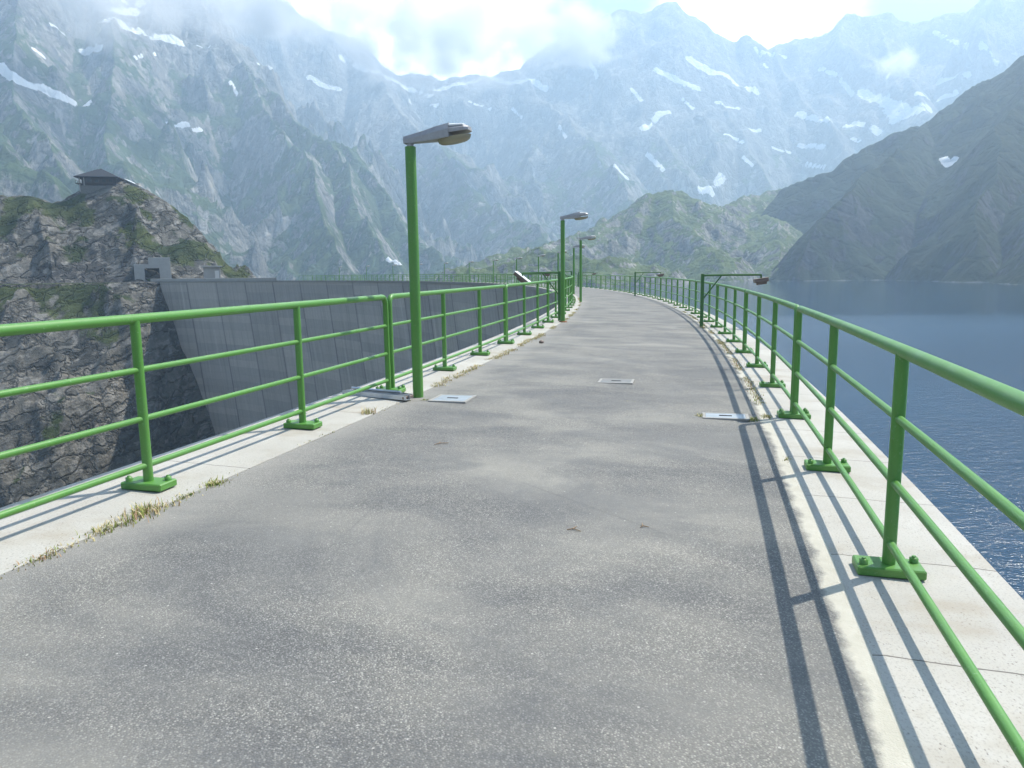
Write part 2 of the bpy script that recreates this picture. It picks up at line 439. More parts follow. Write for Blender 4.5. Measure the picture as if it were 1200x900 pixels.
# beyond the wind line the lake lies calm
calm = t.math('MULTIPLY', t.math('SUBTRACT', t.math('ADD', py_, t.math('MULTIPLY', t.math('SUBTRACT', t.noise(t.mapping(p, (.006, .02, 1)), 1.0, 4), .5), 110)), 118), .022, clamp=True)
t.color(t.mix(t.ramp(w3, [(.35, 0.), (.65, 1.)]), (.009, .040, .084), (.015, .054, .106)))
t.rough(t.math('SUBTRACT', .17, t.math('MULTIPLY', calm, .12)))
t.b.inputs['IOR'].default_value = 1.33
hgt = t.math('ADD', t.math('ADD', w1, t.math('MULTIPLY', w2, .38)), t.math('MULTIPLY', w4, .45))
bn = t.bump(t.math('MULTIPLY', hgt, t.math('SUBTRACT', 1.0, t.math('MULTIPLY', calm, .86))), 1.0, .105)
WATER = t.m

CONC = simple('weathered_concrete', (.33, .32, .30), .9, 0, .18, 1.2)
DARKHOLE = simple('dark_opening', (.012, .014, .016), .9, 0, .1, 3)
ALU = simple('weathered_aluminium', (.46, .45, .45), .42, .75, .2, 22)
GREYMETAL = simple('grey_lamp_housing', (.37, .36, .365), .5, .25, .22, 18)
STEEL = simple('galvanised_steel', (.50, .53, .57), .38, .8, .22, 16)
PLATE = simple('zinc_plate', (.34, .38, .41), .5, .55, .22, 12)
TWIG = simple('dry_twig', (.27, .19, .12), .9, 0, .2, 40)
PLATE_DULL = simple('dull_cast_plate', (.20, .205, .205), .75, .2, .25, 14)
RUST = simple('rusty_base', (.19, .085, .035), .9, 0, .3, 30)
LENS = NT('lamp_bowl_plastic')
LENS.color((.42, .38, .27)); LENS.rough(.25); LENS.b.inputs['Transmission Weight'].default_value = .25
LENS = LENS.m
GLASSW = simple('floodlight_sheet', (.78, .78, .77), .4, .3, .08, 9)
BROWNM = simple('floodlight_brown', (.20, .15, .125), .6, .2, .25, 14)
WOODD = simple('dark_timber', (.028, .020, .021), .8, 0, .3, 5)
ROOFM = simple('slate_roof', (.022, .025, .034), .9, 0, .2, 3)
STONEW = simple('rubble_stone', (.15, .142, .13), .9, 0, .35, 2.5)
WHITEW = simple('pale_render', (.62, .60, .56), .85, 0, .1, 2)
GLASSD = simple('window_glass', (.02, .025, .03), .12, 0, .1, 2)

# ------------------------------------------------------------------ numpy noise for the terrain
rs = np.random.RandomState(11)
PERM = rs.permutation(512)
GRAD = rs.randn(512, 2); GRAD /= np.linalg.norm(GRAD, axis=1)[:, None]
def perlin(x, y):
    xi = np.floor(x).astype(np.int64); yi = np.floor(y).astype(np.int64)
    xf = x - xi; yf = y - yi
    def g(ix, iy, dx, dy):
        h = PERM[(PERM[ix & 511] + iy) & 511]
        return GRAD[h, 0] * dx + GRAD[h, 1] * dy
    u = xf ** 3 * (xf * (xf * 6 - 15) + 10); v = yf ** 3 * (yf * (yf * 6 - 15) + 10)
    a = g(xi, yi, xf, yf); b = g(xi + 1, yi, xf - 1, yf); c = g(xi, yi + 1, xf, yf - 1); d = g(xi + 1, yi + 1, xf - 1, yf - 1)
    return (a + (b - a) * u + (c + (d - c) * u - a - (b - a) * u) * v) * 1.41
def fbm(x, y, wl, octv=5, gain=.5):
    r = 0; a = 1.0; f = 1 / wl
    for i in range(octv):
        r = r + a * perlin(x * f + 17.3 * i, y * f - 9.1 * i); a *= gain; f *= 2.03
    return r
def ridged(x, y, wl, octv=5, gain=.52):
    r = 0; a = 1.0; f = 1 / wl; w = 1.0
    for i in range(octv):
        n = 1 - np.abs(perlin(x * f + 31.7 * i, y * f + 12.9 * i)) * 1.6
        n = np.clip(n, 0, 1) ** 2 * w
        r = r + a * n; w = np.clip(n * 1.6, .25, 1); a *= gain; f *= 2.07
    return r
def sstep(x, a, b):
    q = np.clip((x - a) / (b - a), 0, 1); return q * q * (3 - 2 * q)

def cones(x, y, lines, power=1.0):
    """height over ground given ridge lines: list of (points xyz, slope)"""
    H = np.full(x.shape, -1e9); D = np.full(x.shape, 1e9)
    for pts, k in lines:
        pts = np.array(pts)
        for a, b in zip(pts[:-1], pts[1:]):
            ex, ey = b[0] - a[0], b[1] - a[1]
            L2 = ex * ex + ey * ey + 1e-9
            tt = np.clip(((x - a[0]) * ex + (y - a[1]) * ey) / L2, 0, 1)
            d = np.hypot(x - a[0] - tt * ex, y - a[1] - tt * ey)
            h = a[2] + (b[2] - a[2]) * tt - k * d ** power
            H = np.maximum(H, h); D = np.minimum(D, d)
    return H, D

def pg(u0, u1, nu, r0, r1, nr, gamma=1.0):
    """polar grid seen from the crest: azimuth columns, distance rows"""
    az0, az1 = math.atan((u0 - 600) / FPX), math.atan((u1 - 600) / FPX)
    az = np.linspace(az0, az1, nu)
    r = r0 * (r1 / r0) ** (np.linspace(0, 1, nr) ** gamma)
    A, R = np.meshgrid(az, r)
    return np.sin(A) * R, np.cos(A) * R

def slope_of(P):
    du = np.gradient(P, axis=1); dv = np.gradient(P, axis=0)
    n = np.cross(du, dv); n /= np.linalg.norm(n, axis=2)[..., None] + 1e-9
    return np.abs(n[..., 2])

def raycast(P, u, v):
    """point of a polar-grid terrain seen from the crest in direction of a photo pixel"""
    d = ray(u, v)
    az = np.arctan2(P[0, :, 0], P[0, :, 1]); j = int(np.argmin(np.abs(az - math.atan2(d[0], d[1]))))
    c = P[:, j]; r = np.hypot(c[:, 0], c[:, 1])
    el = (c[:, 2] - EYE) / r; te = d[2] / math.hypot(d[0], d[1])
    k = np.where(el >= te)[0]
    return c[k[0]] if len(k) else None

def snow_field(P, patches, k=1.3):
    sn = np.zeros(P.shape[:2])
    for pts, wd in patches:
        q = [raycast(P, u, v) for u, v in pts]
        q = [a for a in q if a is not None]
        if not q: continue
        if len(q) == 1: q = [q[0], q[0] + np.array([1e-3, 0, 0])]
        for a, b in zip(q[:-1], q[1:]):
            if np.linalg.norm(b - a) > 500: continue
            e = b - a; L2 = (e ** 2).sum() + 1e-9
            tt = np.clip(((P - a) @ e) / L2, 0, 1)
            d = np.linalg.norm(P - a - tt[..., None] * e, axis=2)
            sn = np.maximum(sn, np.clip(1 - .5 * d / (wd * k), 0, 1))
    return sn

def px(lst): return [at_depth(*q) for q in lst]

# ------------------------------------------------------------------ far mountains
def make_mountain(grid, lines, floor, amp, wl, mat, vegf, snow=(), name='mountain', jag=.12, power=1.0, warp=30, far=1.0):
    grid = (*grid[:3], grid[3] * (1 + (far - 1) * .6), grid[4] * far, grid[5]); amp *= far; wl *= far; warp *= far
    lines = [([(u, v, d * far) for u, v, d in l], k) for l, k in lines]
    x, y = pg(*grid)
    wx = x + warp * fbm(x, y, wl * 1.3, 3); wy = y + warp * fbm(x + 500, y - 300, wl * 1.3, 3)
    H, D = cones(wx, wy, [(px(l), k) for l, k in lines], power)
    near = sstep(D, 0, wl * .6)
    n = (ridged(x, y, wl, 6) - .9) * amp * (.18 + .82 * near) + fbm(x, y, wl * .16, 4) * amp * jag
    rr_ = np.hypot(x, y)
    fl = -14 + (floor + 14) * sstep(rr_, grid[3] * 1.02, grid[3] * 1.9)
    z = np.maximum(H + n, fl + fbm(x, y, 60, 4) * 1.5)
    P = np.stack([x, y, z], -1)
    nz = slope_of(P)
    veg = vegf(P, nz)
    return grid_mesh(name, P, mat, attrs={'veg': veg, 'snow': snow_field(P, snow, (1.3 if far > 1.28 else 1.0) * far)}), P

def veg_basic(hi, lo, s0=.45, s1=.8, off=0.0):
    def f(P, nz):
        alt = 1 - sstep(P[..., 2], lo, hi)
        return np.clip(sstep(nz, s0, s1) * .75 + off + fbm(P[..., 0], P[..., 1], 90, 4) * .35, 0, 1) * alt
    return f

# distant cirque ridge
cirque_lines = [
    ([(250, -60, 2150), (300, -30, 2120), (345, 4, 2080), (362, 18, 2070), (380, 30, 2060), (397, 40, 2050), (412, 41, 2050), (424, 62, 2040), (470, 92, 2040), (540, 92, 2040), (600, 78, 2040), (660, 44, 2040), (700, 24, 2040), (722, 13, 2040),
      (745, 12, 2040), (762, 12, 2040), (778, 4, 2040), (792, 2, 2040), (806, 12, 2050), (830, 26, 2050), (850, 40, 2060), (866, 46, 2060), (876, 41, 2060), (890, 47, 2060), (906, 52, 2070), (928, 48, 2080), (950, 46, 2080), (984, 36, 2100), (996, 22, 2100), (1012, 14, 2100), (1030, 9, 2100),
      (1045, 10, 2100), (1060, 15, 2100), (1076, 19, 2100), (1100, 12, 2100), (1130, 4, 2100), (1170, -16, 2100), (1260, -60, 2100), (1420, -90, 2000)], 1.05),
    ([(412, 41, 2050), (450, 110, 1750), (500, 160, 1450), (560, 215, 1200), (620, 262, 1020), (660, 296, 900)], .95),
    ([(600, 78, 2040), (650, 120, 1800), (690, 165, 1500), (730, 205, 1300), (760, 240, 1150)], 1.0),
    ([(720, 13, 2040), (745, 80, 1900), (760, 130, 1750), (790, 185, 1550)], 1.1),
    ([(792, 2, 2040), (830, 80, 1850), (860, 150, 1700), (900, 205, 1550)], 1.1),
    ([(906, 52, 2070), (950, 120, 1850), (990, 165, 1700)], 1.1),
    ([(1030, 9, 2100), (1050, 80, 1900), (1080, 120, 1750), (1100, 150, 1600)], 1.1)]
snow_c = [([(905, 175), (925, 180)], 3), ([(800, 120), (812, 130)], 3), ([(985, 100), (1000, 112)], 4), ([(1150, 60), (1170, 75)], 4), ([(870, 185), (882, 196)], 3), ([(740, 105), (752, 118)], 3), ([(1000, 165), (1030, 172)], 4), ([(690, 75), (700, 92)], 4), ([(1075, 110), (1100, 118), (1120, 112)], 5), ([(655, 150), (664, 162)], 3), ([(600, 128), (612, 140)], 3), ([(550, 120), (575, 130)], 3), ([(755, 150), (772, 136), (782, 132)], 7), ([(822, 222), (834, 228), (846, 212)], 8), ([(757, 180), (768, 192), (778, 200)], 4),
          ([(362, 92), (372, 98), (398, 106)], 6), ([(400, 68), (430, 84), (455, 92), (480, 104), (505, 112)], 6), ([(480, 122), (512, 125)], 5), ([(510, 106), (540, 98), (560, 84), (575, 92), (600, 98), (625, 98), (640, 108)], 6),
          ([(440, 78), (490, 82), (545, 72)], 5), ([(530, 75), (560, 70)], 5), ([(768, 82), (790, 98), (818, 107)], 6), ([(808, 72), (835, 86), (860, 95), (886, 108)], 8), ([(840, 120), (865, 127)], 5), ([(880, 152), (890, 155)], 4),
          ([(893, 67), (920, 68)], 4), ([(936, 134), (970, 142), (1000, 147), (1030, 156)], 7), ([(1010, 112), (1040, 124), (1080, 130)], 9), ([(1035, 118), (1050, 140), (1090, 128)], 10), ([(938, 170), (966, 174)], 5), ([(945, 195), (965, 197)], 4),
          ([(1096, 40), (1120, 50), (1135, 54)], 5), ([(1100, 96), (1135, 92)], 6), ([(1040, 92), (1060, 78)], 4), ([(850, 158), (870, 168)], 3), ([(960, 82), (980, 90)], 4), ([(885, 60), (898, 80)], 3), ([(720, 195), (735, 210)], 3)]
make_mountain((230, 1430, 1000, 800, 2350, 380), cirque_lines, 40, 100, 330, ROCK_MTN, veg_basic(560, 160, .5, .85, .12), snow_c, warp=16, jag=.10, far=1.3)

# the massif on the left, behind the knoll
massif_lines = [
    ([(-400, -260, 1500), (-200, -170, 1500), (0, -130, 1520), (120, -100, 1540), (190, -40, 1520), (232, -8, 1450), (250, 18, 1400), (266, 42, 1340), (284, 62, 1290), (302, 76, 1240), (320, 100, 1190), (338, 118, 1150), (356, 142, 1110), (376, 162, 1070), (402, 186, 1020), (430, 212, 970), (462, 244, 900), (492, 268, 850), (525, 294, 790), (566, 318, 740)], 1.15),
    ([(284, 62, 1290), (330, 150, 1060), (372, 226, 850), (410, 290, 680)], 1.30),
    ([(356, 142, 1110), (420, 232, 860), (470, 296, 700)], 1.15),
    ([(120, -100, 1540), (120, 20, 1280), (128, 110, 1040), (160, 200, 830), (205, 270, 680), (240, 310, 600)], 1.0),
    ([(0, -130, 1520), (10, 0, 1200), (30, 105, 940), (62, 170, 800), (100, 215, 690), (140, 260, 600)], 1.1),
    ([(-200, -170, 1500), (-120, 20, 1100), (-40, 130, 800), (20, 200, 640)], 1.1)]
snow_l = [([(60, 32), (75, 42)], 3), ([(160, 70), (182, 66)], 3), ([(270, 96), (278, 112)], 3), ([(40, 60), (52, 68)], 3), ([(352, 108), (362, 118)], 3), ([(0, 82), (18, 96), (50, 108), (75, 118), (102, 122)], 6), ([(98, 60), (116, 60)], 7), ([(122, 24), (145, 32), (165, 38), (190, 45), (212, 52)], 8), ([(132, 13), (160, 15)], 7), ([(145, 2), (165, 4)], 7),
          ([(195, 145), (220, 147)], 4), ([(232, 55), (246, 56)], 3), ([(302, 76), (318, 80)], 3), ([(455, 303), (468, 310), (484, 312)], 4), ([(226, 153), (236, 155)], 3)]
make_mountain((-420, 640, 900, 520, 1640, 380), massif_lines, -10, 88, 230, ROCK_MTN, veg_basic(700, 160, .40, .72, .20), snow_l, warp=20, jag=.10, far=1.25)

# the slope across the lake on the right
slope_lines = [
    ([(1560, -150, 860), (1400, -80, 880), (1260, 6, 900), (1200, 52, 920), (1186, 68, 920), (1170, 80, 920), (1150, 92, 920), (1130, 101, 915), (1104, 120, 910), (1082, 139, 905), (1056, 150, 900), (1030, 162, 895), (1012, 178, 890), (1000, 192, 880), (965, 208, 890), (930, 220, 900)], 1.05),
    ([(1082, 139, 905), (1062, 172, 800), (1040, 182, 740), (1000, 208, 690), (965, 246, 640), (940, 278, 605), (926, 312, 580)], 1.15),
    ([(1200, 52, 920), (1180, 130, 760), (1150, 210, 620), (1120, 290, 510)], 1.1),
    ([(1400, -80, 880), (1340, 90, 640), (1270, 220, 480)], 1.1)]
snow_r = [([(1106, 186), (1112, 194), (1120, 188)], 4), ([(886, 312), (908, 311)], 1.6)]
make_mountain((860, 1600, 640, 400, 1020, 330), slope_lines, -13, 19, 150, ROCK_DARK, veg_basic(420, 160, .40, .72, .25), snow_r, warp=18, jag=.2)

# green knolls beyond the far end of the lake
hill_lines = [
    ([(520, 318, 640), (600, 296, 660), (650, 280, 720), (690, 266, 760), (716, 256, 790), (740, 242, 810), (762, 228, 820), (785, 221, 825), (806, 228, 830), (830, 238, 835), (850, 242, 870), (866, 232, 930), (880, 227, 980), (902, 223, 1010), (930, 219, 1030), (960, 210, 1040), (1010, 196, 1050)], .62),
    ([(785, 221, 825), (800, 262, 730), (830, 285, 660), (845, 302, 610), (850, 322, 570)], .55),
    ([(880, 227, 980), (900, 256, 840), (915, 284, 720), (918, 312, 620)], .5),
    ([(600, 296, 560), (640, 290, 520), (690, 300, 500), (740, 306, 520), (762, 312, 540)], .5),
    ([(545, 312, 480), (590, 306, 470), (620, 312, 460)], .55)]
make_mountain((500, 1030, 620, 400, 1180, 360), hill_lines, -12, 15, 90, ROCK_HILL, veg_basic(400, 200, .58, .86, .13), [], name='hill', warp=10, jag=.22)

# ------------------------------------------------------------------ lake
aa = np.linspace(-1.15, 1.32, 90); rr = np.array([4.7, 12, 30, 80, 200, 500, 1100, 1700])
A, Rr = np.meshgrid(aa, rr)
P = np.stack([X0 + (R0 + Rr) * np.cos(A), Y0 + (R0 + Rr) * np.sin(A), np.full(A.shape, -8.0)], -1)
setp(grid_mesh('water', P, WATER), 'deep blue rippled reservoir water filling the valley beside the dam', kind='structure')

# ------------------------------------------------------------------ knoll and abutment rock
AE = 1.137
PE = np.array([X0 + (R0 - .6) * math.cos(AE), Y0 + (R0 - .6) * math.sin(AE)])
dl = np.array([-.95, -.31]); dp = np.array([.31, -.95])      # along the rim of the gorge, and out over it
knoll_ridge = px([(-260, 205, 268), (-60, 228, 262), (0, 229, 260), (20, 229, 258), (34, 232, 257), (45, 240, 256), (60, 236, 256), (80, 225, 257), (100, 217, 258), (128, 213, 258), (148, 214, 258), (164, 222, 258), (178, 232, 257), (190, 244, 255), (202, 260, 250), (212, 278, 246), (220, 296, 241), (228, 312, 236), (236, 328, 231)])
x, y = pg(-330, 318, 640, 196, 330, 300)
H, D = cones(x + 3 * fbm(x, y, 24, 3), y + 3 * fbm(x + 90, y, 24, 3), [(knoll_ridge, .20)], 1.5)
z = H + (ridged(x * .8 + y * .5, y * .9 - x * .4, 20, 6) - .85) * 3.8 * (.10 + .90 * sstep(D, 0, 12)) + fbm(x, y, 3.6, 4) * .5
r_ = np.hypot(x - X0, y - Y0); an_ = np.arctan2(y - Y0, x - X0)
dln = -((x - PE[0]) * dp[0] + (y - PE[1]) * dp[1])
led = np.where(an_ < AE, np.minimum(r_ - R0, 60), dln) + 1.2 * fbm(x, y, 9, 3)
front = sstep(led, 6.5, 13.5)                               # cut back behind the crest road
z = np.where(led < 6.5, -.35, -.25 + (np.maximum(z, -3) + .25) * front)
z = np.where((an_ < AE) & (r_ < R0 + 4.2), -75, z)
z = np.where((an_ >= AE) & (dln < -1.5), -75, z)
P = np.stack([x, y, z], -1)
nz = slope_of(P)
kveg = np.clip(.40 + fbm(x, y, 11, 4) * .75 + (nz - .65) * .5, 0, 1) * sstep(led, 9, 20)
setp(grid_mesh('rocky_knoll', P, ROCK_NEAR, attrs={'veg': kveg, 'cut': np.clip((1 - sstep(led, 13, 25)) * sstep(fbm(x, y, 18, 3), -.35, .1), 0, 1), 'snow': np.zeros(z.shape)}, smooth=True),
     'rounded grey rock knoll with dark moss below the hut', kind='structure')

# abutment cliff under the far end of the crest, dropping into the gorge
ux_, uy_ = np.meshgrid(np.linspace(-45, 150, 380), np.linspace(-22, 130, 320))
x = PE[0] + dl[0] * ux_ + dp[0] * uy_; y = PE[1] + dl[1] * ux_ + dp[1] * uy_
wq = uy_ + 2.2 * fbm(x, y, 20, 4)
drop = np.where(wq < 0, 0, np.where(wq < 10, wq * (.55 + .9 * np.exp(-np.maximum(ux_, 0) / 14)) , 10 * (.55 + .9 * np.exp(-np.maximum(ux_, 0) / 14)) + (wq - 10) * 1.25))
drop = np.minimum(drop, 66)
z = -.15 - drop + (ridged(x * .9 + y * .6, y * .7 - x * .7, 19, 6) - .9) * 4.2 * sstep(uy_, 0, 7) + fbm(x, y, 3.0, 4) * .5 * sstep(uy_, -2, 4)
qa = (AE - np.arctan2(y - Y0, x - X0)) * R0
z = np.minimum(z, -.15 - 4.4 * np.maximum(qa - .6 + 2.4 * fbm(x, y, 11, 4), 0))
z = np.where(uy_ < -2, np.minimum(z, -.3 - .2 * (-2 - uy_)), z)
P = np.stack([x, y, z], -1)
nz = slope_of(P)
cveg = np.clip(.24 + fbm(x, y, 15, 4) * .6 + (nz - .6) * .8, 0, 1)
setp(grid_mesh('cliff', P, ROCK_NEAR, attrs={'veg': cveg, 'snow': np.zeros(z.shape)}, flip=False), 'steep grey rock cliff below the far end of the dam', kind='structure')

# gorge floor
x, y = np.meshgrid(np.linspace(-420, 120, 90), np.linspace(-160, 260, 80))
z = -60 + fbm(x, y, 45, 4) * 5 + np.clip((x + 40) * 0, 0, 1)
setp(grid_mesh('ground', np.stack([x, y, z], -1), ROCK_NEAR, attrs={'veg': np.full(x.shape, .5), 'snow': np.zeros(x.shape)}), 'rocky floor of the gorge below the dam', kind='structure')

# ------------------------------------------------------------------ dam, coping, road
A0, A1 = -.46, AE + .02
na = 420
arc = np.concatenate([np.linspace(A0, .05, 260), np.linspace(.05, A1, 170)[1:]])
def strip(name, prof, mat, s_uv=None, parent=None, smooth=False, a_list=arc):
    """sweep a profile of (s, z) points round the arc; UV = (metres along, running profile length or given)"""
    prof = np.array(prof, float)
    a = np.asarray(a_list)
    r = R0 + prof[:, 0]
    P = np.stack([X0 + r[None] * np.cos(a)[:, None], Y0 + r[None] * np.sin(a)[:, None], np.broadcast_to(prof[:, 1][None], (len(a), len(prof)))], -1)
    sv = s_uv if s_uv is not None else np.concatenate([[0], np.cumsum(np.hypot(*np.diff(prof, axis=0).T))])
    U = np.stack(np.broadcast_arrays((a * R0)[:, None], np.asarray(sv)[None]), -1)
    o = grid_mesh(name, P, mat, uv=U, smooth=smooth)
    if parent:
        o.parent = parent; KIDS.setdefault(parent.name, []).append(o)
    return o

dam = empty('arch_dam', 'tall curved grey concrete dam wall holding back the blue reservoir', 'dam', (0, 0, 0))
zs = np.array([.35, 1.5, 3, 6, 10, 16, 24, 34, 46, 62])
inner = [(-.40 + .11 * q, -q) for q in zs]
outer = [(4.72 + .15 * q, -q) for q in zs[::-1]]
strip('wall', inner, DAMC, s_uv=zs, parent=dam, a_list=np.concatenate([arc, np.linspace(A1, A1 + .10, 20)[1:]]))
strip('upstream_wall', outer, DAMC, s_uv=zs[::-1], parent=dam)
zt = .0
def cz(s, d=0): return gz(s) + d
strip('coping', [(-.38, cz(-.5, -.36)), (-.55, cz(-.55, -.34)), (-.55, cz(-.55, -.02)), (-.53, cz(-.53)), (.325, cz(.325)), (.33, cz(.33, -.05))], COP_AIR, parent=dam)
strip('coping', [(4.07, cz(4.07, -.02)), (4.08, cz(4.08, -.003)), (4.12, cz(4.12, .001)), (4.83, cz(4.83, .002)), (4.85, cz(4.85, -.02)), (4.85, cz(4.85, -.34)), (4.70, cz(4.7, -.36))], COP_LAKE, parent=dam)
# parapet of stone and turf where the far end of the crest has no railing
pa = np.linspace(.86, A1, 60)
strip('parapet', [(-.5, .0), (-.48, .62), (-.15, .64), (-.13, .0)], CONC, parent=dam, a_list=pa)
svals = np.array([.33, .6, 1.0, 1.6, 2.2, 2.8, 3.4, 3.8, 4.08])
road = strip('road', [(s, cz(s, -.004 + .010 * math.sin(math.pi * (s - .33) / 3.75))) for s in svals], ASPH, s_uv=svals, smooth=True)
setp(road, 'worn grey asphalt walkway curving along the dam crest', kind='structure')

# ------------------------------------------------------------------ railings
def panel_parts(Lp, parts=True):
    """one railing panel, built about its mid point: x along, y outwards"""
    h = Lp / 2 - .055
    r = .031
    pts = [(-h, 0, .03), (-h, 0, HR - .085)]
    for k in range(1, 6):
        q = math.pi / 2 * k / 6
        pts.append((-h + .085 * (1 - math.cos(q)), 0, HR - .085 + .085 * math.sin(q)))
    pts.append((-h + .085, 0, HR))
    pts += [(x_, 0, HR) for x_ in np.linspace(-h + .3, h - .3, 9)]
    pts += [(-p[0], 0, p[2]) for p in pts[7::-1]]
    bent = lambda q: (q[0], -(q[0] ** 2) / (2 * R0), q[2])      # follows the arc
    fr = MB().tube([bent(q) for q in pts], r)
    inter = [-h + (2 * h) / 3, h - (2 * h) / 3]
    posts = []
    for xi in inter:
        posts.append(MB().tube([bent((xi, 0, .03)), bent((xi, 0, HR - .012))], .030))
    rails = []
    for zr in (.152, .452, .762):
        rails.append(MB().tube([bent((x_, 0, zr)) for x_ in np.linspace(-h, h, 9)], .0195, 12))
    plates = []
    for xi, wd in ((-h, .13), (inter[0], .16), (inter[1], .16), (h, .13)):
        y0 = bent((xi, 0, 0))[1]
        m = MB().box((xi - (.012 if xi == -h else -.012 if xi == h else 0), y0, .027), (wd - .024 if abs(xi) == h else wd, .30, .046), bev=.007)
        bolts = []
        for sy, sx in ((1, -.035), (-1, .035)):
            bolts.append(MB().tube([(xi + sx, y0 + sy * .118, .049), (xi + sx, y0 + sy * .118, .073), (xi + sx, y0 + sy * .118, .0735), (xi + sx, y0 + sy * .118, .083)], [.021, .021, .011, .010], 6))
        plates.append((m, bolts))
    return fr, rails, posts, plates
def make_panel(Lp, full):
    fr, rails, posts, plates = panel_parts(Lp)
    if full:
        root = empty('railing_panel', None, 'railing')
        fr.build('frame', GREEN, root)
        for m in rails: m.build('rail', GREEN, root)
        for m in posts: m.build('post', GREEN, root)
        for m, b in plates:
            p_ = m.build('base_plate', GREEN, root)
            for q in b: q.build('bolt', GREEN, p_)
        return root
    allm = MB()
    for m in [fr] + rails + posts + [q for pb in plates for q in [pb[0]] + pb[1]]:
        allm.add(m.v, m.f, True)
    return setp(allm.build('railing_panel', GREEN), None, 'railing')
ORD = ['nearest', 'second', 'third', 'fourth', 'fifth', 'sixth', 'seventh', 'eighth', 'ninth', 'tenth', 'eleventh', 'twelfth']
NPAN = 32
for side, s_, a_first in (('valley', 0.0, -.2405), ('lake', W, -.2409)):
    Lp = PITCH_A * (R0 + s_)
    proto = far = None
    for k in range(-1, NPAN - 1):
        a = a_first + (k - .5) * PITCH_A
        full = k < 8
        if full:
            o = make_panel(Lp, True) if proto is None else copy_tree(proto)
            proto = proto or o
        else:
            o = make_panel(Lp, False) if far is None else far.copy()
            if far is not None: COL.objects.link(o)
            far = far or o
        o.location = pol(s_, a)
        o.rotation_euler = (0, math.atan2(.124, W) * 0, a + math.pi / 2 + math.pi)
        # local y must point outwards: rotate so that x runs along the arc
        if k == -1: lab = 'green railing panel behind the viewpoint on the %s side of the crest' % side
        elif full and side == 'valley':
            lab = ['green railing panel at the left picture edge beside the tall weeds', 'green railing panel right behind the foremost lamp post', 'green railing panel just past the foremost lamp post on the valley side',
                   'green valley side panel beside the second lamp post', 'green valley side panel just past the second lamp post', 'sixth green railing panel along the valley side, on the bend',
                   'seventh green railing panel along the valley side, seen nearly edge on', 'eighth green railing panel along the valley side, foreshortened at the bend'][k]
        elif full:
            lab = ['large green railing panel beside the water in the right foreground', 'second green lake side railing panel, before the drain cover', 'third green lake side railing panel, just before the floodlight bracket',
                   'lake side railing panel standing behind the floodlight bracket post', 'fifth lake side railing panel, just beyond the floodlight bracket', 'sixth lake side railing panel along the bend',
                   'seventh lake side railing panel beyond the nearest bracket', 'eighth lake side railing panel, next to the second bracket post'][k]
        else:
            lab = 'small distant green railing panel on the far curve of the crest, %s side' % side
        o['label'] = lab
        o['group'] = 'green railing panels on the %s side of the crest' % side

# ------------------------------------------------------------------ street lamps
def make_lamp(full):
    parts = {}
    pole = MB().tube([(0, 0, -.02), (0, 0, 2.66)], .057, 20)
    spigot = MB().tube([(0, 0, 2.66), (0, 0, 2.74)], .036, 14)
    hous = MB(); bowl = MB(); cap = MB()
    tilt = math.radians(4)
    def T(x_, y_, z_):                                     # tilt up along +x
        return (x_ * math.cos(tilt) - z_ * math.sin(tilt), y_, 2.735 + x_ * math.sin(tilt) + z_ * math.cos(tilt))
    def sec(x_, w_, zb, zt_):
        return [T(x_, -w_ / 2, zb), T(x_, w_ / 2, zb), T(x_, w_ / 2, zb + (zt_ - zb) * .55), T(x_, w_ * .32, zt_), T(x_, -w_ * .32, zt_), T(x_, -w_ / 2, zb + (zt_ - zb) * .55)]
    hous.loft([sec(-.065, .08, -.04, .032), sec(.0, .09, -.042, .04), sec(.16, .12, -.045, .06), sec(.30, .19, -.05, .082), sec(.46, .235, -.045, .10)], False)
    hous.loft([sec(.462, .22, .0, .07), sec(.62, .20, .005, .062), sec(.66, .14, .01, .05)], False)
    cap.loft([sec(.464, .18, .064, .092), sec(.61, .16, .058, .08)], False)
    rim = [sec(.28, .20, -.075, -.058), sec(.63, .20, -.03, -.012)]
    n = 14
    rings = []
    for q, dz, sc in ((0, 0.012, 1.0), (1, -.022, .93), (2, -.042, .74), (3, -.05, .4)):
        rings.append([T(.485 + .185 * sc * math.cos(2 * math.pi * k / n), .105 * sc * math.sin(2 * math.pi * k / n), -.05 + .03 * sc * math.cos(2 * math.pi * k / n) * .4 + dz) for k in range(n)])
    bowl.loft(rings[::-1], True)
    if full:
        root = empty('street_lamp', None, 'street lamp')
        pole.build('pole', GREEN, root)
        spigot.build('spigot', GREYMETAL, root)
        h_ = hous.build('lamp_housing', GREYMETAL, root)
        cap.build('cover_sheet', GLASSW, h_)
        bowl.build('lamp_bowl', LENS, root)
        return root
    m = MB()
    for q, mi in ((pole, 0), (spigot, 1), (hous, 1), (cap, 2), (bowl, 3)): m.add(q.v, q.f, True, mi)
    return setp(m.build('street_lamp', [GREEN, GREYMETAL, GLASSW, LENS]), None, 'street lamp')
lp = make_lamp(True); lf = None
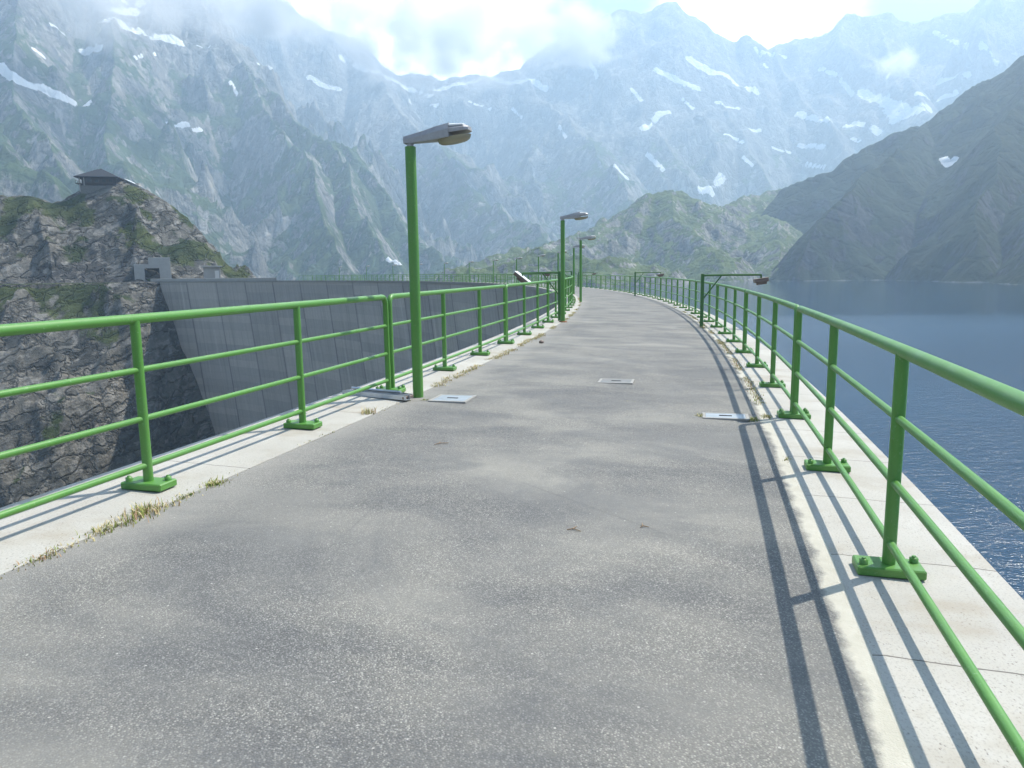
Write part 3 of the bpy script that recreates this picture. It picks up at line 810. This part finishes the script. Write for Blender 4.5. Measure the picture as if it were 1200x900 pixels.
for k in range(-1, 14):
    a = -.2414 + .0725 * k
    if k == 0: o = lp
    elif k < 5: o = copy_tree(lp)
    else:
        o = make_lamp(False) if lf is None else lf.copy()
        if lf is not None: COL.objects.link(o)
        lf = lf or o
    if k == 2: a = -.0905
    if k == 1: MB().tube([(0, 0, -.01), (0, 0, .022), (0, 0, .03)], [.115, .105, .062], 18).build('rusty_foot', RUST, o)
    o.location = pol(.36 if k else .39, a)
    o.rotation_euler = (0, 0, a + (.0 if k != 2 else .12))
    o['group'] = 'street lamps along the valley side of the crest'
    o['label'] = {-1: 'green street lamp behind the viewpoint on the crest', 0: 'tall green street lamp nearest the viewer, grey head over the walkway', 1: 'second green street lamp, standing in front of the slanted bracket brace',
                  2: 'third green street lamp, alone at the bend of the walkway', 3: 'green street lamp seen just between the second and third lamps', 4: 'thin green lamp seen just left of the second lamp post'}.get(k, 'small distant green street lamp on the far curve of the dam')

# ------------------------------------------------------------------ floodlight brackets
def make_bracket(L_=1.42, hk=1.0, tilt=-8, sheet=None):
    root = empty('floodlight_bracket', None, 'floodlight')
    MB().tube([(0, 0, -.02), (0, 0, 1.335)], .045, 16).build('post', DKGREEN, root)
    MB().tube([(0, 0, 1.30), (.6, 0, 1.305), (L_, 0, 1.30)], .026, 10).build('arm', DKGREEN, root)
    MB().tube([(.03, 0, .72), (.46, 0, 1.29)], .017, 8).build('brace', DKGREEN, root)
    R = Matrix.Rotation(math.radians(tilt), 3, 'Y')
    hd = MB()
    hd.box((L_, 0, 1.16), (.34 * hk, .30 * hk, .09), R, .015)
    hd.box(Vector((L_, 0, 1.16)) + R @ Vector((0, 0, -.07)), (.24, .2, .06), R, .01)
    h_ = hd.build('floodlight_housing', BROWNM, root)
    MB().box(Vector((L_, 0, 1.16)) + R @ Vector((0, 0, .051)), (.36 * hk, .32 * hk, .010), R, .004).build('cover_sheet', sheet or BROWNM, h_)
    MB().tube([(L_, 0, 1.18), (L_, 0, 1.31)], .02, 8).build('hanger', DKGREEN, root)
    return root
b0 = make_bracket()
br = [(3.94, -.1710, 0), (3.72, -.0335, 0), (.22, -.1660, math.pi), (.22, -.0240, math.pi), (3.94, .118, 0), (3.94, .263, 0)]
labs = ['green bracket post holding a brown floodlight out over the lake, nearest on the lake side', 'smaller green bracket post on the lake side, at the far bend of the walkway', 'green floodlight bracket behind the second lamp, white topped light over the gorge',
        'distant green floodlight bracket past the third lamp on the valley side', 'far green floodlight bracket on the lake side curve', 'farthest green floodlight bracket on the lake side curve']
for i, (s_, a, dr) in enumerate(br):
    o = b0 if i == 0 else make_bracket(1.02, 1.45, -38, GLASSW) if i == 2 else copy_tree(b0)
    o.location = pol(s_, a)
    o.rotation_euler = (0, 0, a + dr)
    o['label'] = labs[i]; o['group'] = 'floodlight brackets on the crest'

# ------------------------------------------------------------------ covers, bracket, twigs
def on_arc(o, s_, a, dz=0.0, extra=0.0):
    p_ = pol(s_, a); o.location = (p_[0], p_[1], p_[2] + dz); o.rotation_euler = (0, 0, a + extra); return o
def cover(label, s0, s1, a, dl_, fr_w, pm=None):
    root = empty('drain_cover', label, 'drain cover', group='metal covers set in the walkway')
    w_ = s1 - s0
    MB().box((0, 0, .0), (w_, dl_, .014), bev=.003).build('plate', pm or PLATE, root)
    f = MB()
    for sy in (-1, 1): f.box((0, sy * (dl_ / 2 + fr_w / 2), -.001), (w_ + 2 * fr_w, fr_w, .018))
    for sx in (-1, 1): f.box((sx * (w_ / 2 + fr_w / 2), 0, -.001), (fr_w, dl_, .018))
    f.build('frame', CONC, root)
    MB().box((0, 0, .008), (.12, .03, .006)).build('lifting_slot', DARKHOLE, root)
    return on_arc(root, (s0 + s1) / 2, a, .008)
cover('blue grey metal cover beside the foot of the nearest lamp', .62, .98, -.2416, .36, .03)
cover('pale metal cover in the middle of the walkway', 2.20, 2.58, -.2306, .30, .03, PLATE_DULL)
cover('narrow metal cover by the lake side railing, weeds round both ends', 3.46, 3.84, -.2421, .22, .03)

rootb = empty('steel_bracket', 'pair of galvanised steel channels lying across the coping beside the lamp', 'steel bracket')
R_ = lambda q: Matrix.Rotation(math.radians(q), 3, 'Z')
for yy, ln, aa_ in ((-.055, .90, 1.5), (.055, .84, -2.0)):
    m = MB()
    R = R_(aa_)
    m.box((0, yy, .004), (ln, .07, .006), R); m.box((0, yy - .033, .026), (ln, .005, .046), R); m.box((0, yy + .033, .026), (ln, .005, .046), R)
    m.build('channel', STEEL, rootb)
MB().box((.40, 0, .022), (.05, .16, .035), bev=.004).build('end_clamp', BROWNM, rootb)
MB().tube([(-.40, .0, .065), (.30, .02, .065)], .014, 10).build('rod', STEEL, rootb)
on_arc(rootb, -.02, -.2422, .004, math.radians(-18))

def twig(label, s_, a, ln, rz):
    m = MB().tube([(-ln / 2, 0, .006), (-ln * .1, .012, .010), (ln / 2, -.008, .005)], [.0025, .0035, .002], 6)
    m.tube([(-ln * .1, .012, .010), (ln * .12, .05, .012)], [.004, .002], 5)
    return on_arc(setp(m.build('twig', TWIG), label, 'twig', 'twigs on the asphalt'), s_, a, .003, rz)
twig('thin dry twig on the asphalt left of the middle', 1.37, -.2535, .12, .8)
twig('small brown twig on the asphalt near the railing shadow', 2.75, -.2634, .08, .05)
twig('tiny twig on the asphalt below the drain cover', 3.12, -.2624, .05, .5)
def pebble(label, s_, a, r):
    m = MB(); rg = []
    for i in range(5):
        q = math.pi * (i + .5) / 5
        rg.append([(r * math.sin(q) * math.cos(k * math.pi / 4) * rnd.uniform(.8, 1.2), r * math.sin(q) * math.sin(k * math.pi / 4) * rnd.uniform(.8, 1.2), r * .7 * math.cos(q)) for k in range(8)])
    m.loft(rg[::-1], True)
    return on_arc(setp(m.build('stone', BROWNM), label, 'stone'), s_, a, r * .45)
pebble('small dark stone on the walkway beside the weedy joint', .62, -.2037, .05)

# ------------------------------------------------------------------ weeds
def weed_mat(name, a, b):
    t = NT(name); t.color(t.mix(t.noise(t.pos(), 25, 3), a, b)); t.rough(.8); return t.m
W_DRY = weed_mat('dry_grass', (.46, .38, .18), (.62, .53, .30)); W_GRN = weed_mat('green_weed', (.16, .21, .04), (.30, .33, .08)); W_RED = weed_mat('reddish_weed', (.32, .20, .11), (.44, .28, .16))
def blades(m, cx, cy, n, rad, h0, h1, pick, elong=1.0):
    for _ in range(n):
        x_ = cx + rnd.gauss(0, rad); y_ = cy + rnd.gauss(0, rad * elong)
        h = rnd.uniform(h0, h1); az = rnd.uniform(0, 6.283); ln = h * rnd.uniform(.2, .9); w_ = rnd.uniform(.0018, .0042)
        dx, dy = math.cos(az), math.sin(az)
        q = []
        for tt in (0, .5, 1):
            q.append((x_ + dx * ln * tt * tt, y_ + dy * ln * tt * tt, h * (tt - .22 * tt * tt)))
        vs = [(q[0][0] - dy * w_, q[0][1] + dx * w_, q[0][2]), (q[0][0] + dy * w_, q[0][1] - dx * w_, q[0][2]), (q[1][0] + dy * w_ * .8, q[1][1] - dx * w_ * .8, q[1][2]), (q[1][0] - dy * w_ * .8, q[1][1] + dx * w_ * .8, q[1][2]), q[2]]
        m.add(vs, [(0, 1, 2, 3), (3, 2, 4)], False, pick())
def tuft(label, s_, a, n, rad, h0, h1, mixw, elong=1.6):
    m = MB()
    blades(m, 0, 0, int(n * .6), rad * .85, h0 * .35, h1 * .5, lambda: rnd.choices((0, 1, 2), mixw)[0], elong)
    return on_arc(setp(m.build('weed_tuft', [W_DRY, W_GRN, W_RED]), label, 'weed', 'weed tufts in the joints of the walkway'), s_, a, -.004)
tuft('reddish and green weed at the near left corner of the coping', .325, -.2701, 260, .035, .02, .07, (4, 3, 3), 3.0)
tuft('straw yellow weed tuft beside the near left coping', .325, -.2678, 300, .045, .03, .10, (5, 4, 1), 2.2)
tuft('tallest reddish green weed tuft by the first railing post', .325, -.2660, 420, .055, .04, .17, (3, 4, 3), 1.9)
tuft('small green weed tuft below the first railing post', .33, -.2641, 130, .03, .02, .06, (2, 5, 0), 2.0)
tuft('bushy olive weed tuft between the first two railing posts', .335, -.2624, 260, .035, .03, .09, (3, 6, 0), 1.6)
tuft('thin brown weed stalks on the coping before the steel channels', .27, -.2476, 150, .035, .03, .20, (6, 1, 1), 1.5)
tuft('green weed strip along the back edge of the blue grey cover', .80, -.2402, 260, .02, .01, .045, (2, 5, 0), 1.0)
tuft('small weed at the left corner of the blue grey cover', .52, -.2424, 90, .025, .01, .06, (1, 5, 0), 1.0)
tuft('yellow weed patch on the asphalt in front of the pale cover', 2.62, -.2387, 190, .055, .008, .035, (4, 3, 0), .4)
tuft('small yellow weed on the asphalt behind the pale cover', 2.50, -.2252, 120, .05, .008, .03, (5, 2, 0), .5)
tuft('yellow green weed at the left end of the narrow cover', 3.41, -.2421, 200, .03, .02, .07, (4, 4, 0), 1.8)
tuft('dark green weed at the right end of the narrow cover', 3.90, -.2424, 260, .035, .02, .08, (2, 6, 0), 1.6)
tuft('olive weed in the lake side joint behind the narrow cover', 4.05, -.2412, 190, .035, .02, .08, (3, 4, 1), 2.0)
tuft('straw coloured weed in the lake side joint by the third panel', 4.03, -.1965, 260, .05, .03, .14, (6, 1, 1), 3.0)
tuft('brown weed at the foot of the lake side bracket post', 3.96, -.1730, 260, .06, .03, .12, (5, 2, 1), 2.0)
tuft('small weed on the pale strip beside the second lake side post', 4.06, -.2512, 80, .025, .01, .04, (4, 2, 0), 2.0)
# continuous dry growth in the joints: nobody could count it
m = MB()
def joint(sf, a0, a1, dens, hmax, mixw, jit):
    a = a0
    while a < a1:
        s_ = sf(a); p_ = pol(s_ + rnd.gauss(0, jit), a)
        if perl(a * 160) > -.1:
            blades(m2, p_[0], p_[1], dens, .03, .008, hmax * (.5 + .5 * rnd.random()), lambda: rnd.choices((0, 1, 2), mixw)[0])
        a += .0005
def perl(v): return float(perlin(np.array([v]), np.array([3.7]))[0])
m2 = MB(); joint(lambda a: .33, -.276, -.238, 4, .035, (5, 4, 1), .012); joint(lambda a: .33, -.238, -.19, 34, .07, (9, 1, 1), .03); joint(lambda a: .33, -.19, -.06, 22, .06, (8, 2, 1), .02)
joint(lambda a: 4.05, -.2415, -.10, 22, .05, (2, 3, 4), .014)
for i in range(len(m2.v)):
    v = m2.v[i]; s_ = math.hypot(v[0] - X0, v[1] - Y0) - R0; m2.v[i] = (v[0], v[1], v[2] + gz(s_) - .003)
setp(m2.build('grass', [W_DRY, W_GRN, W_RED]), 'dry grass and weeds growing along the joints beside the walkway', kind='stuff')

# ------------------------------------------------------------------ hut, portal, shelter on the far side
hp = at_depth(119, 219, 257)
hut = empty('mountain_hut', 'dark timber hut with hipped slate roof on top of the rock knoll', 'hut', hp, math.radians(12))
MB().box((0, 0, -1.2), (9.4, 7.0, 2.4), bev=.05).build('base_wall', STONEW, hut)
MB().box((.4, 0, 1.25), (9.2, 6.8, 2.1), bev=.04).build('wall', WOODD, hut)
m = MB(); ew, ed, ez = 5.9, 4.6, 2.25
m.add([(-ew, -ed, ez), (ew, -ed, ez), (ew, ed, ez), (-ew, ed, ez), (-ew, -ed, ez + .22), (ew, -ed, ez + .22), (ew, ed, ez + .22), (-ew, ed, ez + .22), (-.7, 0, 5.1), (.7, 0, 5.1)],
      [(3, 2, 1, 0), (0, 1, 5, 4), (1, 2, 6, 5), (2, 3, 7, 6), (3, 0, 4, 7), (4, 5, 9, 8), (5, 6, 9), (6, 7, 8, 9), (7, 4, 8)])
rf = m.build('roof', ROOFM, hut)
MB().box((.2, .3, 4.9), (.6, .6, .7), bev=.03).build('chimney', WOODD, rf)
bal = MB().box((-4.9, -.4, .55), (2.0, 6.4, .14))
for yy in (-3.4, -1.6, .4, 2.4): bal.box((-5.8, yy, 1.0), (.09, .09, .9))
bal.box((-5.8, -.5, 1.45), (.08, 6.2, .08)); bal.build('balcony', WOODD, hut)
for xx in (-4.8, -3.6): MB().box((xx, -3.3, .4), (.28, .28, 4.4)).build('stilt', CONC, hut)
for xx in (-2.2, -.2, 1.8, 3.6):
    f_ = MB().box((xx, -3.42, 1.35), (1.1, .10, .9)).build('window', WOODD, hut)
    MB().box((xx, -3.485, 1.35), (.9, .03, .72)).build('pane', GLASSD, f_)

shp = at_depth(157, 219, 256)
shed = empty('shed', 'low shed with a bright sloping metal roof beside the dark hut', 'shed', shp, math.radians(8))
MB().box((0, 0, .1), (3.6, 2.6, 1.6), bev=.04).build('wall', CONC, shed)
MB().box((0, 0, 1.15), (4.6, 3.2, .12), Matrix.Rotation(math.radians(27), 3, 'Y'), .02).build('roof', GLASSW, shed)

# tunnel portal facing the viewer across the gorge
dpt = 229.0
def portal_frame(u, v, d):
    p_ = at_depth(u, v, d); return p_
pp = at_depth(180, 327.5, dpt); pz = math.atan2(pp[1], pp[0]) - math.pi / 2
por = empty('tunnel_portal', 'stepped concrete tunnel portal with a dark gateway at the foot of the knoll', 'portal', (pp[0], pp[1], -.6), pz)
m = MB()
for x0_, x1_, z0_, z1_ in ((-4.6, -2.05, 0, 5.2), (1.65, 4.5, 0, 7.0), (-2.05, 1.65, 4.1, 5.2), (-1.0, 1.65, 5.2, 7.0)):
    m.box(((x0_ + x1_) / 2, 0, (z0_ + z1_) / 2), (x1_ - x0_ , 3.0, z1_ - z0_), bev=.03)
m.build('wall', CONC, por)
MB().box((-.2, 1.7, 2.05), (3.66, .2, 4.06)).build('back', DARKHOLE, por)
g = MB()
g.box((-.2, -.5, .95), (3.6, .08, .1)); g.box((-.2, -.5, .1), (3.6, .08, .1))
for q in range(12): g.box((-1.9 + q * .31, -.5, .55), (.06, .05, 1.1))
g.build('gate', DKGREEN, por)

sp = at_depth(249, 327, 216)
sh = empty('concrete_shelter', 'small grey concrete shelter at the right foot of the rock knoll', 'shelter', (sp[0], sp[1], -.3), math.atan2(sp[1], sp[0]) - math.pi / 2)
MB().box((0, .6, 1.9), (4.2, 2.6, 3.8), bev=.05).build('wall', CONC, sh)
MB().box((0, .2, 4.0), (5.2, 3.8, .35), bev=.04).build('roof', CONC, sh)
MB().box((1.2, -.75, 1.6), (1.0, .1, 2.6)).build('door', WHITEW, sh)

# ------------------------------------------------------------------ air
m = MB().box((-100, 1560, 520), (6400, 3600, 1220))
haze = m.build('haze', simple('haze_skin', (1, 1, 1)))
hm = bpy.data.materials.new('alpine_haze'); hm.use_nodes = True
hn = hm.node_tree.nodes; hl = hm.node_tree.links
hn.remove(hn['Principled BSDF'])
pv = hn.new('ShaderNodeVolumePrincipled')
pv.inputs['Color'].default_value = (.61, .805, 1.0, 1)
pv.inputs['Density'].default_value = .00046
pv.inputs['Anisotropy'].default_value = .4
hl.new(pv.outputs[0], hn['Material Output'].inputs['Volume'])
haze.data.materials.clear(); haze.data.materials.append(hm)
setp(haze, 'pale blue mountain haze filling the valley', kind='stuff')

# ------------------------------------------------------------------ clouds hanging on the summits
def cloud(label, u, v, d, w_, h_, dep, dens, seed, thr=.42):
    bm = bmesh.new(); bmesh.ops.create_icosphere(bm, subdivisions=3, radius=1.0)
    me = bpy.data.meshes.new('cloud'); bm.to_mesh(me); bm.free()
    o = bpy.data.objects.new('cloud', me); COL.objects.link(o)
    o.location = at_depth(u, v, d); o.scale = (w_ / 2, dep / 2, h_ / 2)
    o.rotation_euler = (0, 0, -math.atan2(o.location.x, o.location.y))
    cmt = bpy.data.materials.new('cloud_vapour'); cmt.use_nodes = True
    t = NT.__new__(NT); t.m = cmt; t.n = cmt.node_tree.nodes; t.l = cmt.node_tree.links
    t.n.remove(t.n['Principled BSDF'])
    oc = t.obj()
    n_ = t.noise(t.mapping(oc, (w_ / 165, dep / 165, h_ / 140), (seed, seed * 1.7, 0)), 1.0, 6, .6)
    ln = t.n.new('ShaderNodeVectorMath'); ln.operation = 'LENGTH'; t.l.new(oc, ln.inputs[0])
    n_ = t.math('ADD', t.math('MULTIPLY', t.math('SUBTRACT', n_, .5), 2.0), .5)
    fall = t.math('SUBTRACT', 1.0, t.math('POWER', ln.outputs['Value'], 2.2), clamp=True)
    dd = t.math('MULTIPLY', t.math('SUBTRACT', t.math('ADD', n_, t.math('MULTIPLY', fall, .5)), thr + .36, clamp=True), dens * 2)
    pvn = t.n.new('ShaderNodeVolumePrincipled')
    pvn.inputs['Color'].default_value = (1, 1, 1, 1); pvn.inputs['Anisotropy'].default_value = .3
    t.l.new(dd, pvn.inputs['Density']); t.l.new(pvn.outputs[0], t.n['Material Output'].inputs['Volume'])
    me.materials.append(cmt)
    setp(o, label, kind='stuff')
cloud('large white cloud hanging over the saddle between the peaks', 512, 38, 1720, 760, 300, 230, .030, 3.1, .32)
cloud('torn white cloud against the jagged peak right of the saddle', 672, 42, 1800, 260, 210, 150, .05, 7.7, .36)
cloud('small white puff of cloud in front of the right hand cirque', 1052, 72, 1800, 125, 80, 80, .07, 5.2, .40)
cloud('white mist wrapped round the upper rock spur of the left massif', 335, -2, 1400, 420, 180, 150, .035, 1.9, .34)
cloud('thin veil of cloud across the top of the left massif', 120, -10, 1250, 560, 180, 150, .022, 9.4, .36)
